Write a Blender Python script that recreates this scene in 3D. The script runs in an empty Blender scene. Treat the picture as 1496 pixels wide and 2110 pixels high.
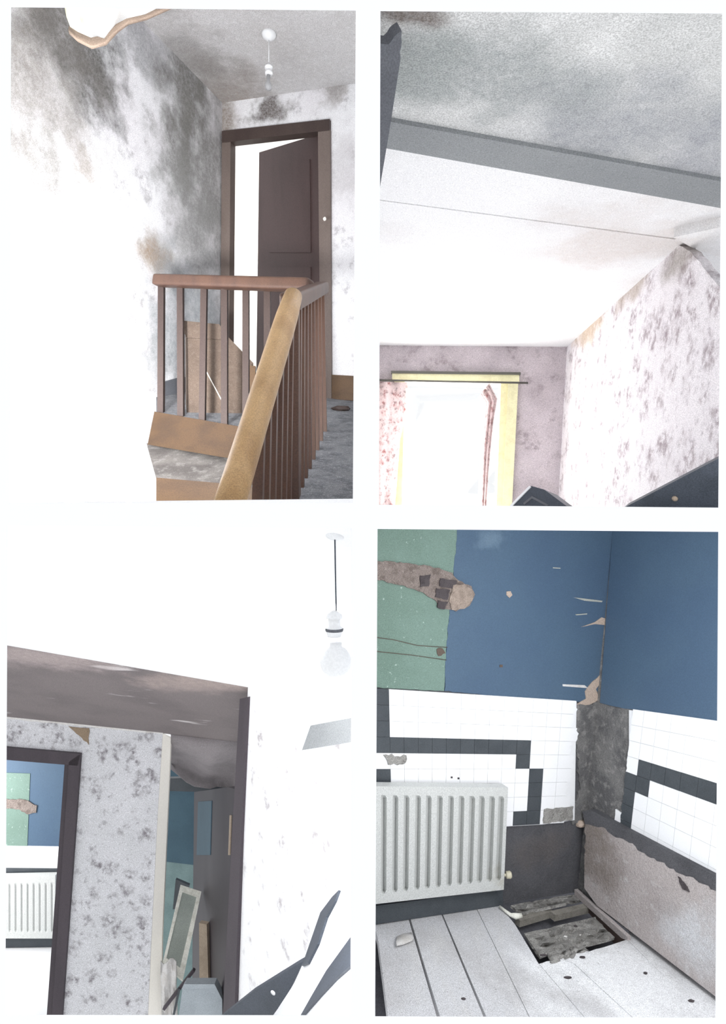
import bpy, bmesh, math, random
from mathutils import Vector, Matrix, noise
random.seed(7)
scene = bpy.context.scene
# ------------------------------------------------------------------ camera
F, CX, CY = 1200.0, 748.0, 1055.0
O = Vector((0, 0, 2.0))
cam_data = bpy.data.cameras.new('camera'); cam = bpy.data.objects.new('camera', cam_data)
scene.collection.objects.link(cam); scene.camera = cam
cam.location = O; cam.rotation_euler = (math.pi/2, 0, 0)
cam_data.sensor_fit = 'HORIZONTAL'; cam_data.sensor_width = 36.0; cam_data.lens = 36.0*F/1496.0
cam_data.clip_start = 0.02
# ------------------------------------------------------------------ world, light, exposure
world = bpy.data.worlds.new('world'); scene.world = world; world.use_nodes = True
bg = world.node_tree.nodes['Background']
bg.inputs[0].default_value = (0.97, 0.985, 1.0, 1); bg.inputs[1].default_value = 1.05
vs = scene.view_settings
vs.view_transform = 'Standard'; vs.look = 'None'; vs.gamma = 1.0; vs.exposure = 0.0
vs.use_curve_mapping = False
def ray(px, py): return Vector(((px-CX)/F, 1.0, (CY-py)/F))
def P(px, py, d): return O + ray(px, py)*d
def area(name, loc, target, size, power, color=(1, 1, 1), spread=180):
    l = bpy.data.lights.new(name, 'AREA'); l.energy = power; l.color = color
    l.shape = 'RECTANGLE'; l.size, l.size_y = size; l.spread = math.radians(spread)
    o = bpy.data.objects.new(name, l); scene.collection.objects.link(o); o.location = loc
    o.rotation_euler = (target-loc).to_track_quat('-Z', 'Y').to_euler(); return o
# daylight from the windows, and unseen area lamps added to brighten the rooms
area('stair_window_light', P(-220, 860, .95), P(80, 850, 2.35), (0.22, 0.22), 42, spread=95)
area('stair_fill_light', P(-200, 640, 1.5), P(560, 60, 3.0), (0.3, 0.3), 12)  # added soft fill that lifts the landing ceiling
area('far_room_light', P(640, 450, 4.3), P(480, 520, 5.05), (0.3, 0.8), 22)
area('bedroom_window_light', P(930, 925, 3.80), P(960, 905, 2.2), (0.62, 0.85), 30)
area('bedroom_fill_light', P(1610, 985, 1.0), P(1100, 250, 1.5), (0.25, 0.25), 2.4)
area('attic_light', P(560, 1500, 1.12), P(420, 1250, 1.9), (0.3, 0.4), 9)
area('attic_right_light', P(640, 1700, 1.1), P(640, 1700, 2.2), (0.3, 0.6), 5)
area('blue_room_light', P(-260, 1700, 4.0), P(60, 1800, 4.8), (0.5, 0.9), 24)
area('bathroom_fill_light', P(1640, 1250, 1.4), P(1150, 1700, 2.8), (0.6, 0.6), 18)  # added lamp without a fixture, lights the stripped room
# ------------------------------------------------------------------ materials
def C(r, g, b):
    f = lambda v: ((v/255+0.055)/1.055)**2.4 if v/255 > 0.04045 else v/255/12.92
    return (f(r), f(g), f(b), 1)
MATS = {}
def mat(name, base, layers=(), rough=0.7, grain=0.10, bump=0.0, bscale=60, spec=0.3, gscale=330):
    m = bpy.data.materials.new(name); m.use_nodes = True; MATS[name] = m
    nt = m.node_tree; N, L = nt.nodes, nt.links
    bs = N['Principled BSDF']; bs.inputs['Roughness'].default_value = rough
    bs.inputs['Specular IOR Level'].default_value = spec
    geo = N.new('ShaderNodeNewGeometry'); pos = geo.outputs['Position']
    def noi(scale, detail=3, vec=None, rgh=.55):
        n = N.new('ShaderNodeTexNoise'); n.inputs['Scale'].default_value = scale
        n.inputs['Detail'].default_value = detail; n.inputs['Roughness'].default_value = rgh
        L.new(vec or pos, n.inputs['Vector']); return n.outputs['Fac']
    def mr(v, a, b, lo=0.0, hi=1.0):
        n = N.new('ShaderNodeMapRange'); n.interpolation_type = 'SMOOTHSTEP'
        n.inputs[1].default_value = a; n.inputs[2].default_value = b
        n.inputs[3].default_value = lo; n.inputs[4].default_value = hi
        L.new(v, n.inputs[0]); return n.outputs[0]
    def mul(a, b, op='MULTIPLY'):
        n = N.new('ShaderNodeMath'); n.operation = op
        for k, v in enumerate((a, b)):
            if isinstance(v, (int, float)): n.inputs[k].default_value = v
            else: L.new(v, n.inputs[k])
        return n.outputs[0]
    rgb = N.new('ShaderNodeRGB'); rgb.outputs[0].default_value = base; cur = rgb.outputs[0]
    def mixc(fac, col, mode='MIX'):
        nonlocal cur
        n = N.new('ShaderNodeMix'); n.data_type = 'RGBA'; n.blend_type = mode
        if isinstance(fac, (int, float)): n.inputs[0].default_value = fac
        else: L.new(fac, n.inputs[0])
        L.new(cur, n.inputs[6])
        if hasattr(col, 'is_output'): L.new(col, n.inputs[7])
        else: n.inputs[7].default_value = col
        cur = n.outputs[2]
    for l in layers:
        k = l[0]
        if k == 'noise':                       # scale, lo, hi, colour, amount [, stretch]
            vec = None
            if len(l) > 6:
                mp = N.new('ShaderNodeMapping'); mp.inputs['Scale'].default_value = l[6]
                L.new(pos, mp.inputs[0]); vec = mp.outputs[0]
            mixc(mul(mr(noi(l[1], 4, vec), l[2], l[3]), l[5]), l[4])
        elif k == 'motif':                     # cell scale, radius, colour, amount, break-up scale
            v = N.new('ShaderNodeTexVoronoi'); v.inputs['Scale'].default_value = l[1]
            v.inputs['Randomness'].default_value = l[6] if len(l) > 6 else 0.75
            nz = N.new('ShaderNodeTexNoise'); nz.inputs['Scale'].default_value = l[1]*1.9; nz.inputs['Detail'].default_value = 4
            L.new(pos, nz.inputs['Vector'])
            cen = N.new('ShaderNodeVectorMath'); cen.operation = 'SUBTRACT'; L.new(nz.outputs['Color'], cen.inputs[0]); cen.inputs[1].default_value = (.5, .5, .5)
            off = N.new('ShaderNodeVectorMath'); off.operation = 'MULTIPLY_ADD'; L.new(cen.outputs[0], off.inputs[0])
            off.inputs[1].default_value = (1.3/l[1],)*3; L.new(pos, off.inputs[2])
            L.new(off.outputs[0], v.inputs['Vector'])
            core = mr(v.outputs['Distance'], l[2], l[2]*.25)
            br = mr(noi(l[5]*.55, 4, rgh=.7), .36, .64)
            mixc(mul(mul(core, br), l[4]), l[3])
        elif k == 'blob':                      # centre, radii, colour, amount, noise scale
            c, r = l[1], l[2]
            mp = N.new('ShaderNodeVectorMath'); mp.operation = 'SUBTRACT'; L.new(pos, mp.inputs[0]); mp.inputs[1].default_value = c
            dv = N.new('ShaderNodeVectorMath'); dv.operation = 'DIVIDE'; L.new(mp.outputs[0], dv.inputs[0]); dv.inputs[1].default_value = r
            ln = N.new('ShaderNodeVectorMath'); ln.operation = 'LENGTH'; L.new(dv.outputs[0], ln.inputs[0])
            dd = mul(ln.outputs['Value'], mr(noi(l[5], 4), .25, .75, -.4, .4), 'ADD')
            fine = mr(noi(l[5]*9, 3, rgh=.7), .25, .75, .72, 1.1)
            mixc(mul(mul(mr(dd, 1.25, .25), fine), l[4]), l[3])
    if grain:
        g = mr(noi(gscale, 2, rgh=.8), .3, .7, 1-grain*2.1, 1+grain*.9)
        cm = N.new('ShaderNodeCombineColor')
        for i in range(3): L.new(g, cm.inputs[i])
        mixc(1.0, cm.outputs[0], 'MULTIPLY')
    L.new(cur, bs.inputs['Base Color'])
    if bump:
        b = N.new('ShaderNodeBump'); b.inputs['Strength'].default_value = bump; b.inputs['Distance'].default_value = .01
        L.new(noi(bscale, 5), b.inputs['Height']); L.new(b.outputs[0], bs.inputs['Normal'])
    return m
# ------------------------------------------------------------------ geometry helpers
class Plane:
    def __init__(s, a, b, c):
        s.p = a; s.n = (b-a).cross(c-a).normalized()
        if s.n.dot(O-a) < 0: s.n = -s.n
    def hit(s, px, py, off=0.0):
        r = ray(px, py); return O + r*((s.p + s.n*off - O).dot(s.n)/r.dot(s.n))
    def depth(s, px, py, off=0.0): return s.hit(px, py, off).y
WORLD = {}
def finish(name, bm, m, parent=None, smooth=False, **props):
    bmesh.ops.recalc_face_normals(bm, faces=bm.faces[:])
    vs_ = [v.co for v in bm.verts]
    lo = Vector([min(v[i] for v in vs_) for i in range(3)]); hi = Vector([max(v[i] for v in vs_) for i in range(3)])
    org = Vector(((lo.x+hi.x)/2, (lo.y+hi.y)/2, lo.z))
    for v in bm.verts: v.co -= org
    me = bpy.data.meshes.new(name); bm.to_mesh(me); bm.free()
    me.materials.append(m if not isinstance(m, str) else MATS[m])
    if smooth:
        for p in me.polygons: p.use_smooth = True
    o = bpy.data.objects.new(name, me); scene.collection.objects.link(o)
    WORLD[o] = org
    if parent is not None: o.parent = parent; o.location = org - WORLD[parent]
    else: o.location = org
    for k, v in props.items(): o[{'cat': 'category'}.get(k, k)] = v
    return o
def empty(name, loc, label, cat, group=None, kind=None):
    o = bpy.data.objects.new(name, None); scene.collection.objects.link(o); o.location = loc
    o.empty_display_size = .05; WORLD[o] = loc.copy(); o['label'] = label; o['category'] = cat
    if group: o['group'] = group
    if kind: o['kind'] = kind
    return o
def add_prism(bm, front, vec):
    """front: list of points, vec: extrusion (single vector or one for each point)"""
    n = len(front); vv = vec if isinstance(vec, list) else [vec]*n
    a = [bm.verts.new(p) for p in front]; b = [bm.verts.new(p+v) for p, v in zip(front, vv)]
    fs = [bm.faces.new(a), bm.faces.new(b[::-1])]
    bm.normal_update()
    for i in range(n): bm.faces.new((a[i], b[i], b[(i+1) % n], a[(i+1) % n]))
    bmesh.ops.triangulate(bm, faces=[f for f in fs if len(f.verts) > 4])
def poly(name, pl, pix, m, parent=None, off=0.0, th=0.03, smooth=False, **props):
    bm = bmesh.new(); add_prism(bm, [pl.hit(x, y, off) for x, y in pix], pl.n*-th)
    return finish(name, bm, m, parent, smooth, **props)
def jag(pix, step=7, amp=2.2, keep=(), seed=0):
    """break the edges of a pixel outline into ragged steps; keep = edge indices left straight"""
    r = random.Random(seed); out = []
    for i, (a, b) in enumerate(zip(pix, pix[1:]+pix[:1])):
        out.append(a)
        if i in keep: continue
        n = int(math.hypot(b[0]-a[0], b[1]-a[1])/step)
        for k in range(1, n):
            t = k/n; dx, dy = b[0]-a[0], b[1]-a[1]; l = math.hypot(dx, dy); w = r.uniform(-amp, amp)
            out.append((a[0]+dx*t - dy/l*w, a[1]+dy*t + dx/l*w))
    return out
def add_tube(bm, pts, rad, sides=10, caps=True):
    rings = []; n = len(pts); rad = rad if isinstance(rad, (list, tuple)) else [rad]*n
    for i, p in enumerate(pts):
        t = (pts[min(i+1, n-1)] - pts[max(i-1, 0)]).normalized()
        u = t.cross(Vector((0, 0, 1)) if abs(t.z) < .95 else Vector((1, 0, 0))).normalized(); w = t.cross(u)
        rings.append([bm.verts.new(p + (u*math.cos(a) + w*math.sin(a))*rad[i]) for a in [2*math.pi*k/sides for k in range(sides)]])
    for a, b in zip(rings, rings[1:]):
        for k in range(sides): bm.faces.new((a[k], a[(k+1) % sides], b[(k+1) % sides], b[k]))
    if caps: bm.faces.new(rings[0][::-1]); bm.faces.new(rings[-1])
def tube(name, pts, rad, m, parent=None, sides=10, smooth=True, **props):
    bm = bmesh.new(); add_tube(bm, pts, rad, sides); return finish(name, bm, m, parent, smooth, **props)
def bar(name, a, b, w, h, m, parent=None, up=Vector((0, 0, 1)), bev=.0, **props):
    """rectangular bar from a to b, w across, h along up"""
    t = (b-a).normalized(); s = t.cross(up)
    if s.length < 1e-4: s = t.cross(Vector((1, 0, 0)))
    s = s.normalized()*w/2; u = s.cross(t).normalized()*h/2
    bm = bmesh.new(); add_prism(bm, [a+s+u, a-s+u, a-s-u, a+s-u], b-a)
    if bev:
        bmesh.ops.bevel(bm, geom=bm.edges[:], offset=bev, segments=3, affect='EDGES', profile=.6)
    return finish(name, bm, m, parent, bool(bev), **props)
def lathe(name, base, axis, prof, m, parent=None, sides=20, **props):
    ax = axis.normalized(); u = ax.orthogonal().normalized(); w = ax.cross(u); bm = bmesh.new(); rings = []
    for r, h in prof:
        rings.append([bm.verts.new(base + ax*h + (u*math.cos(2*math.pi*k/sides) + w*math.sin(2*math.pi*k/sides))*max(r, 1e-4)) for k in range(sides)])
    for a, b in zip(rings, rings[1:]):
        for k in range(sides): bm.faces.new((a[k], a[(k+1) % sides], b[(k+1) % sides], b[k]))
    bm.faces.new(rings[0][::-1]); bm.faces.new(rings[-1])
    return finish(name, bm, m, parent, True, **props)
def lump(name, c, r, m, parent=None, seed=0, amp=.35, **props):
    """small irregular fragment"""
    bm = bmesh.new(); bmesh.ops.create_icosphere(bm, subdivisions=2, radius=1)
    for v in bm.verts:
        k = 1 + amp*noise.noise(v.co*1.7 + Vector((seed*3.1, seed*1.7, 0)))
        v.co = Vector((v.co.x*r[0]*k, v.co.y*r[1]*k, v.co.z*r[2]*k)) + c
    return finish(name, bm, m, parent, False, **props)
def sheet(name, grid, th, m, parent=None, **props):
    """thick curved sheet from a grid of points (rows of equal length); thickness away from the camera"""
    bm = bmesh.new(); V = [[bm.verts.new(p) for p in row] for row in grid]
    for a, b in zip(V, V[1:]):
        for k in range(len(a)-1): bm.faces.new((a[k], a[k+1], b[k+1], b[k]))
    o = finish(name, bm, m, parent, True, **props)
    md = o.modifiers.new('thickness', 'SOLIDIFY'); md.thickness = th; md.offset = 0
    return o
V3 = Vector
# ------------------------------------------------------------------ room planes (turned pixels, depths from the rooms' corners)
LW = Plane(P(458, 212, 3.6), P(320, 70, 2.987), P(455, 815, 3.844))
BW = Plane(P(458, 212, 3.6), P(733, 172, 3.345), P(455, 815, 3.844))
CE = Plane(P(458, 212, 3.6), P(320, 70, 2.987), P(733, 172, 3.345))
FL = Plane(BW.hit(680, 820), BW.hit(728, 826), P(600, 1040, 1.7))
C2 = Plane(P(1168, 715, 3.5), P(783, 712, 3.623), P(1395, 510, 1.949))
R2 = Plane(P(1168, 715, 3.5), P(1395, 510, 1.949), P(1150, 1040, 3.568))
B2 = Plane(P(1168, 715, 3.5), P(783, 712, 3.623), P(1150, 1040, 3.568))
C3 = Plane(P(15, 1330, 2.3), P(510, 1417, 2.5), P(725, 1395, 1.9))
S3 = Plane(P(15, 1330, 2.3), P(510, 1417, 2.5), P(15, 1478, 3.4))
W3 = Plane(P(510, 1417, 2.5), P(725, 1395, 1.9), P(485, 2080, 2.4))
A3 = Plane(S3.hit(15, 1478), S3.hit(335, 1511), P(330, 2080, 3.25))
A4 = Plane(P(1190, 1835, 3.0), P(775, 1900, 2.515), P(1262, 1092, 3.153))
B4 = Plane(P(1190, 1835, 3.0), P(1475, 2050, 2.335), P(1262, 1092, 3.153))
F4 = Plane(P(1190, 1835, 3.0), P(1475, 2050, 2.335), P(775, 1900, 2.515))
# ------------------------------------------------------------------ materials
WHITE = C(250, 250, 252)
mat('card', C(252, 253, 255), grain=0.0, rough=.9, spec=0)
paper = [('noise', 2.0, .35, .7, C(226, 222, 226), .6),
         ('motif', 8.5, .52, C(132, 118, 128), .85, 60), ('motif', 14, .36, C(158, 152, 158), .7, 90)]
S = lambda pl, x, y: pl.hit(x, y)
mat('paper_stair', C(240, 240, 242), paper[:1] + [('motif', 6.5, .55, C(150, 146, 148), .62, 50), ('motif', 12, .36, C(170, 168, 170), .5, 80),
    ('blob', S(LW, 40, 120), (.35, .45, .45), C(150, 144, 136), .75, 5),
    ('blob', S(LW, 185, 130), (.17, .3, .26), C(88, 87, 84), .93, 7),
    ('blob', S(LW, 130, 60), (.2, .3, .25), C(112, 108, 104), .9, 6),
    ('blob', S(LW, 290, 90), (.2, .3, .16), C(138, 138, 140), .7, 8),
    ('blob', S(LW, 385, 170), (.2, .3, .42), C(112, 110, 106), .85, 6),
    ('blob', S(LW, 430, 330), (.22, .4, .5), C(128, 126, 122), .8, 6),
    ('blob', S(LW, 370, 330), (.12, .3, .26), C(116, 114, 110), .8, 8),
    ('blob', S(LW, 400, 500), (.2, .5, .5), C(148, 148, 146), .8, 6),
    ('blob', S(LW, 320, 535), (.10, .2, .14), C(158, 140, 122), .9, 8),
    ('blob', S(LW, 90, 345), (.10, .2, .16), C(150, 146, 140), .6, 10),
    ('blob', S(LW, 175, 345), (.05, .12, .1), C(160, 150, 138), .7, 10),
    ('blob', S(LW, 390, 700), (.25, .5, .5), C(140, 146, 150), .75, 5)], grain=.16, rough=.9)
mat('paper_door_wall', C(238, 238, 240), paper[:1] + [('motif', 9, .5, C(150, 146, 150), .6, 60),
    ('blob', S(BW, 560, 225), (.14, .2, .10), C(86, 76, 70), .9, 12),
    ('blob', S(BW, 690, 185), (.10, .2, .09), C(150, 144, 140), .8, 12),
    ('blob', S(BW, 462, 250), (.12, .2, .2), C(128, 116, 104), .85, 7),
    ('blob', S(BW, 705, 350), (.2, .2, .2), C(190, 186, 188), .6, 9)], grain=.13, rough=.9)
mat('ceiling_stair', C(212, 210, 210), [('noise', 1.6, .4, .7, C(198, 194, 192), .7), ('noise', 40, .45, .7, C(226, 225, 225), .5),
    ('blob', S(CE, 470, 190), (.3, .35, .3), C(146, 134, 124), .7, 5),
    ('blob', S(CE, 380, 120), (.3, .4, .3), C(150, 147, 145), .7, 5)], grain=.2, rough=.95, bump=.3, bscale=140)
mat('brown_wood', C(90, 66, 54), [('noise', 9, .4, .7, C(70, 51, 45), .7, (1, 1, .15))], rough=.45, grain=.15, spec=.4)
mat('dark_wood', C(74, 62, 58), [('noise', 8, .4, .7, C(62, 51, 49), .6, (1, 1, .2))], rough=.6, grain=.14)
mat('door_brown', C(80, 65, 64), [('noise', 8, .4, .7, C(70, 56, 55), .6, (1, 1, .2))], rough=.5, grain=.16)
mat('frame_taupe', C(118, 106, 100), [('noise', 6, .4, .7, C(100, 88, 82), .6, (1, 1, .2))], rough=.5, grain=.14)
mat('golden_wood', C(176, 142, 96), [('noise', 14, .4, .7, C(150, 114, 70), .75, (1, 1, .25))], rough=.38, grain=.14, spec=.5)
mat('mid_wood', C(100, 77, 55), [('noise', 12, .4, .7, C(80, 61, 46), .7, (.3, 1, 1))], rough=.5, grain=.16)
mat('cardboard', C(108, 94, 84), [('noise', 10, .4, .7, C(90, 78, 70), .6), ('noise', 60, .5, .7, C(122, 110, 100), .4)], grain=.15, rough=.95)
mat('grey_carpet', C(150, 152, 156), [('noise', 14, .4, .7, C(112, 114, 120), .8), ('noise', 70, .5, .75, C(192, 194, 198), .6)], grain=.25, rough=1, bump=.6, bscale=220)
mat('cream_white', C(246, 242, 234), grain=.05)
mat('white_plastic', C(238, 239, 240), rough=.35, grain=.03)
mat('clear_grey', C(168, 168, 170), rough=.3, grain=.08)
mat('torn_paper', C(186, 164, 146), [('noise', 8, .4, .7, C(140, 124, 112), .7)], grain=.15, rough=.9)
mat('torn_white', C(248, 248, 246), [('blob', P(150, 45, 1.9), (.09, .3, .12), C(206, 202, 150), .7, 10)], grain=.05, rough=.9)
mat('paper_bedroom', C(238, 233, 236), [('noise', 2, .35, .7, C(228, 222, 226), .6), ('motif', 9.0, .62, C(142, 124, 130), .85, 60),
    ('motif', 15, .38, C(168, 158, 164), .7, 95),
    ('blob', S(R2, 1215, 670), (.15, .35, .12), C(196, 172, 144), .8, 7), ('blob', S(R2, 1300, 590), (.15, .25, .09), C(172, 156, 142), .75, 8),
    ('blob', S(R2, 1400, 530), (.12, .16, .07), C(158, 150, 142), .8, 9)], grain=.16, rough=.9)
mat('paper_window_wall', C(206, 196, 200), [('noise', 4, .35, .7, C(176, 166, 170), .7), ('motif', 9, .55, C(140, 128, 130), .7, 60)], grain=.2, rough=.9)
mat('ceiling_stained', C(226, 226, 225), [('noise', 2.2, .42, .62, C(180, 181, 180), .7), ('noise', 9, .45, .7, C(200, 201, 200), .5),
    ('blob', S(C2, 1000, 170), (.34, .14, .2), C(146, 152, 152), .7, 6), ('blob', S(C2, 1330, 260), (.3, .2, .2), C(150, 153, 158), .75, 5),
    ('blob', S(C2, 860, 150), (.12, .12, .1), C(158, 164, 162), .6, 8), ('blob', S(C2, 850, 30), (.09, .03, .1), C(120, 110, 104), .9, 14),
    ('blob', S(C2, 1440, 330), (.2, .16, .2), C(158, 160, 166), .7, 5)], grain=.17, rough=.95, bump=.25, bscale=70)
mat('ceiling_plain', C(240, 240, 241), [('noise', 3, .45, .7, C(228, 226, 226), .6), ('blob', S(C2, 1250, 500), (.3, .3, .2), C(214, 205, 200), .7, 5)], grain=.1, rough=.95)
mat('beam_grey', C(146, 149, 151), [('noise', 3, .4, .7, C(134, 137, 140), .6)], grain=.14, rough=.9)
mat('cream_gloss', C(226, 222, 182), [('noise', 20, .4, .7, C(208, 202, 158), .6)], rough=.35, grain=.08)
mat('rail_dark', C(92, 90, 84), rough=.4, grain=.1)
mat('curtain_floral', C(234, 212, 210), [('motif', 20, .55, C(158, 92, 88), .95, 60), ('motif', 32, .5, C(120, 96, 96), .8, 90)], grain=.14, rough=.9)
mat('dark_panel', C(72, 78, 88), [('noise', 10, .4, .7, C(58, 64, 72), .7)], grain=.16, rough=.45)
mat('dark_grey_board', C(104, 106, 112), [('noise', 5, .4, .7, C(88, 90, 96), .7)], grain=.12, rough=.7)
mat('ceiling_white', C(253, 253, 254), [('noise', 2, .5, .75, C(246, 246, 247), .5)], grain=.02, rough=.95)
mat('soffit', C(134, 126, 126), [('noise', 3, .4, .7, C(118, 111, 112), .7), ('noise', 5, .62, .7, C(226, 220, 220), .8, (.35, 1.2, 1.2)),
    ('blob', S(S3, 120, 1360), (.4, .16, .12), C(186, 172, 170), .8, 6), ('blob', S(S3, 400, 1410), (.3, .14, .12), C(182, 166, 160), .8, 6)], grain=.14, rough=.95)
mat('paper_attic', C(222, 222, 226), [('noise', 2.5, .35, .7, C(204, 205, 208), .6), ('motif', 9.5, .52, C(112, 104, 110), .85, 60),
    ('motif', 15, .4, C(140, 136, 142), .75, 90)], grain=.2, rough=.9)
mat('paper_attic_lit', C(250, 250, 251), [('motif', 8.5, .4, C(156, 146, 150), .7, 70), ('motif', 15, .3, C(190, 186, 188), .5, 90)], grain=.04, rough=.9)  # lit copy of the attic paper, glare put into paler colours
mat('torn_backing', C(150, 132, 112), [('noise', 20, .4, .7, C(128, 114, 98), .6)], grain=.15, rough=.95)
mat('purple_brown', C(76, 69, 75), [('noise', 8, .4, .7, C(62, 56, 62), .6, (1, 1, .2))], rough=.5, grain=.12)
mat('blue_paint', C(80, 102, 124), [('noise', 2.5, .4, .7, C(74, 95, 120), .6), ('blob', S(A4, 1010, 1110), (.09, .1, .06), C(118, 140, 158), .6, 14)], grain=.10, rough=.55)
mat('green_paint', C(118, 142, 132), [('noise', 2.5, .4, .7, C(104, 128, 116), .7), ('noise', 60, .66, .72, C(180, 198, 190), .7)], grain=.14, rough=.6)
mat('teal_paint', C(66, 92, 106), [('noise', 6, .4, .7, C(58, 82, 96), .6)], grain=.1, rough=.6)
mat('pale_teal', C(118, 140, 140), [('noise', 8, .4, .7, C(100, 122, 124), .6)], grain=.12, rough=.7)
mat('white_tile', C(248, 249, 251), rough=.25, grain=.02, spec=.5)
mat('grout', C(240, 241, 243), grain=.04, rough=.9)
mat('black_tile', C(78, 83, 88), [('noise', 12, .4, .7, C(66, 71, 76), .6)], rough=.35, grain=.14)
mat('stripped_grey', C(128, 127, 126), [('noise', 7, .38, .66, C(92, 92, 94), .8), ('noise', 30, .5, .7, C(160, 158, 156), .6)], grain=.22, rough=.95, bump=.7, bscale=70)
mat('dark_plaster', C(96, 96, 100), [('noise', 6, .4, .7, C(78, 78, 82), .7), ('blob', S(A4, 1110, 1750), (.2, .2, .1), C(102, 96, 94), .6, 6)], grain=.2, rough=.95, bump=.5, bscale=70)
mat('pink_plaster', C(186, 178, 176), [('noise', 4, .4, .7, C(162, 154, 152), .7), ('noise', 26, .55, .75, C(206, 204, 204), .6), ('blob', S(B4, 1225, 1750), (.12, .2, .2), C(128, 118, 110), .85, 6),
    ('blob', S(B4, 1450, 1930), (.2, .2, .16), C(212, 214, 218), .8, 5)], grain=.18, rough=.95, bump=.5, bscale=90)
mat('chase_mortar', C(150, 138, 132), [('noise', 26, .4, .7, C(116, 104, 98), .8), ('noise', 70, .55, .75, C(182, 172, 164), .7)], grain=.22, rough=1, bump=1, bscale=120)
mat('pale_mortar', C(176, 160, 148), [('noise', 40, .4, .7, C(146, 132, 122), .7)], grain=.2, rough=1, bump=1, bscale=130)
mat('dark_brick', C(86, 80, 82), [('noise', 30, .4, .7, C(66, 60, 62), .7)], grain=.2, rough=1)
mat('radiator_white', C(206, 208, 206), [('blob', S(A4, 1010, 1800), (.08, .1, .08), C(176, 172, 156), .6, 30)], rough=.4, grain=.14)
mat('cream_plastic', C(206, 200, 178), rough=.4, grain=.08)
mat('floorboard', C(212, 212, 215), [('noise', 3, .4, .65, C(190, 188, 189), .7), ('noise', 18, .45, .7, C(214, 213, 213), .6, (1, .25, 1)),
    ('blob', S(F4, 1330, 2040), (.5, .45, .25), C(252, 253, 255), .95, 5), ('noise', 42, .70, .74, C(120, 116, 114), .7)], grain=.2, rough=.8)  # near-white blob paints the pool of light on the boards
mat('rubble', C(176, 174, 170), [('noise', 30, .4, .7, C(140, 138, 134), .8), ('noise', 70, .55, .72, C(178, 176, 172), .7)], grain=.25, rough=1, bump=1, bscale=110)
mat('void_dark', C(100, 100, 106), [('noise', 20, .4, .7, C(82, 82, 88), .7)], grain=.2, rough=1)
mat('old_timber', C(150, 146, 138), [('noise', 20, .4, .7, C(122, 118, 110), .7)], grain=.2, rough=.9)
mat('edge_wood', C(74, 55, 36), [('noise', 12, .4, .7, C(58, 43, 30), .7, (.3, 1, 1))], rough=.5, grain=.16)
mat('worn_tread', C(112, 108, 105), [('noise', 7, .4, .65, C(80, 76, 74), .8), ('noise', 30, .5, .7, C(138, 134, 132), .6)], grain=.2, rough=.9)
mat('door_dark', C(60, 55, 60), [('noise', 8, .4, .7, C(50, 46, 51), .6, (1, 1, .2))], rough=.5, grain=.12)
mat('mirror_glass', C(176, 184, 176), [('noise', 6, .4, .7, C(146, 154, 146), .6)], rough=.25, grain=.12, spec=.6)
mat('pale_frame', C(250, 250, 240), [('noise', 30, .4, .7, C(200, 198, 182), .6)], rough=.6, grain=.12)
mat('plank_tan', C(176, 160, 142), [('noise', 20, .4, .7, C(156, 140, 124), .6)], grain=.12, rough=.8)
mat('crate_grey', C(168, 176, 182), [('noise', 10, .4, .7, C(150, 158, 164), .5)], grain=.12, rough=.6)
mat('sag_cloth', C(152, 146, 148), [('noise', 8, .4, .7, C(128, 124, 126), .6)], grain=.16, rough=1)
mat('rag_white', C(222, 220, 218), [('noise', 20, .4, .7, C(190, 184, 178), .6)], grain=.1, rough=1)
mat('scratch', C(176, 178, 170), grain=.15)
mat('pale_chip', C(190, 172, 158), grain=.2)
mat('crack', C(96, 84, 76), grain=.1)
g = mat('glass', C(250, 252, 255), grain=0, rough=.0)
gt = g.node_tree; tb = gt.nodes.new('ShaderNodeBsdfTransparent'); gl = gt.nodes.new('ShaderNodeBsdfGlossy'); gl.inputs['Roughness'].default_value = .02
mx = gt.nodes.new('ShaderNodeMixShader'); mx.inputs[0].default_value = .06
gt.links.new(tb.outputs[0], mx.inputs[1]); gt.links.new(gl.outputs[0], mx.inputs[2]); gt.links.new(mx.outputs[0], gt.nodes['Material Output'].inputs[0])
# ================================================================== the white wall with four openings, and unseen cross partitions added behind it to block light
FY, FB = 0.70, 0.725
quads = [[(23, 15), (733, 22), (727, 1036), (20, 1036)], [(784, 23), (1488, 28), (1480, 1046), (781, 1040)],
         [(16, 1083), (724, 1088), (722, 2092), (11, 2091)], [(778, 1090), (1480, 1096), (1474, 2097), (773, 2094)]]
bm = bmesh.new()
def loop(pts):
    v = [bm.verts.new(p) for p in pts]; return v, [bm.edges.new((v[i], v[(i+1) % len(v)])) for i in range(len(v))]
def ring(d, grow):
    X, Z0, Z1 = 2.2, -0.2, 4.2
    ov, oe = loop([V3((-X, d, Z0)), V3((X, d, Z0)), V3((X, d, Z1)), V3((-X, d, Z1))]); es = list(oe); hv = []
    for q in quads:
        pts = [P(x, y, FY) for x, y in q]; c = sum(pts, V3())/4
        gr = lambda v, c0, o0: math.copysign(grow if (v-c0)*(c0-o0) > 0 else grow*.05, v-c0)
        pts = [V3((p.x + gr(p.x, c.x, O.x), d, p.z + gr(p.z, c.z, O.z))) for p in pts]
        v, e = loop(pts); hv.append(v); es += e
    bmesh.ops.triangle_fill(bm, edges=es, use_beauty=True, normal=(0, -1, 0)); return ov, hv
o1, h1 = ring(FY, 0); o2, h2 = ring(FB, .024)
for a, b in [(o1, o2)] + list(zip(h1, h2)):
    for i in range(4): bm.faces.new((a[i], a[(i+1) % 4], b[(i+1) % 4], b[i]))
finish('wall_front', bm, 'card', kind='structure', label='plain white wall with four tall openings onto the rooms', cat='wall')
bm = bmesh.new(); x0 = lambda y: (757-CX)/F*y
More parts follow.
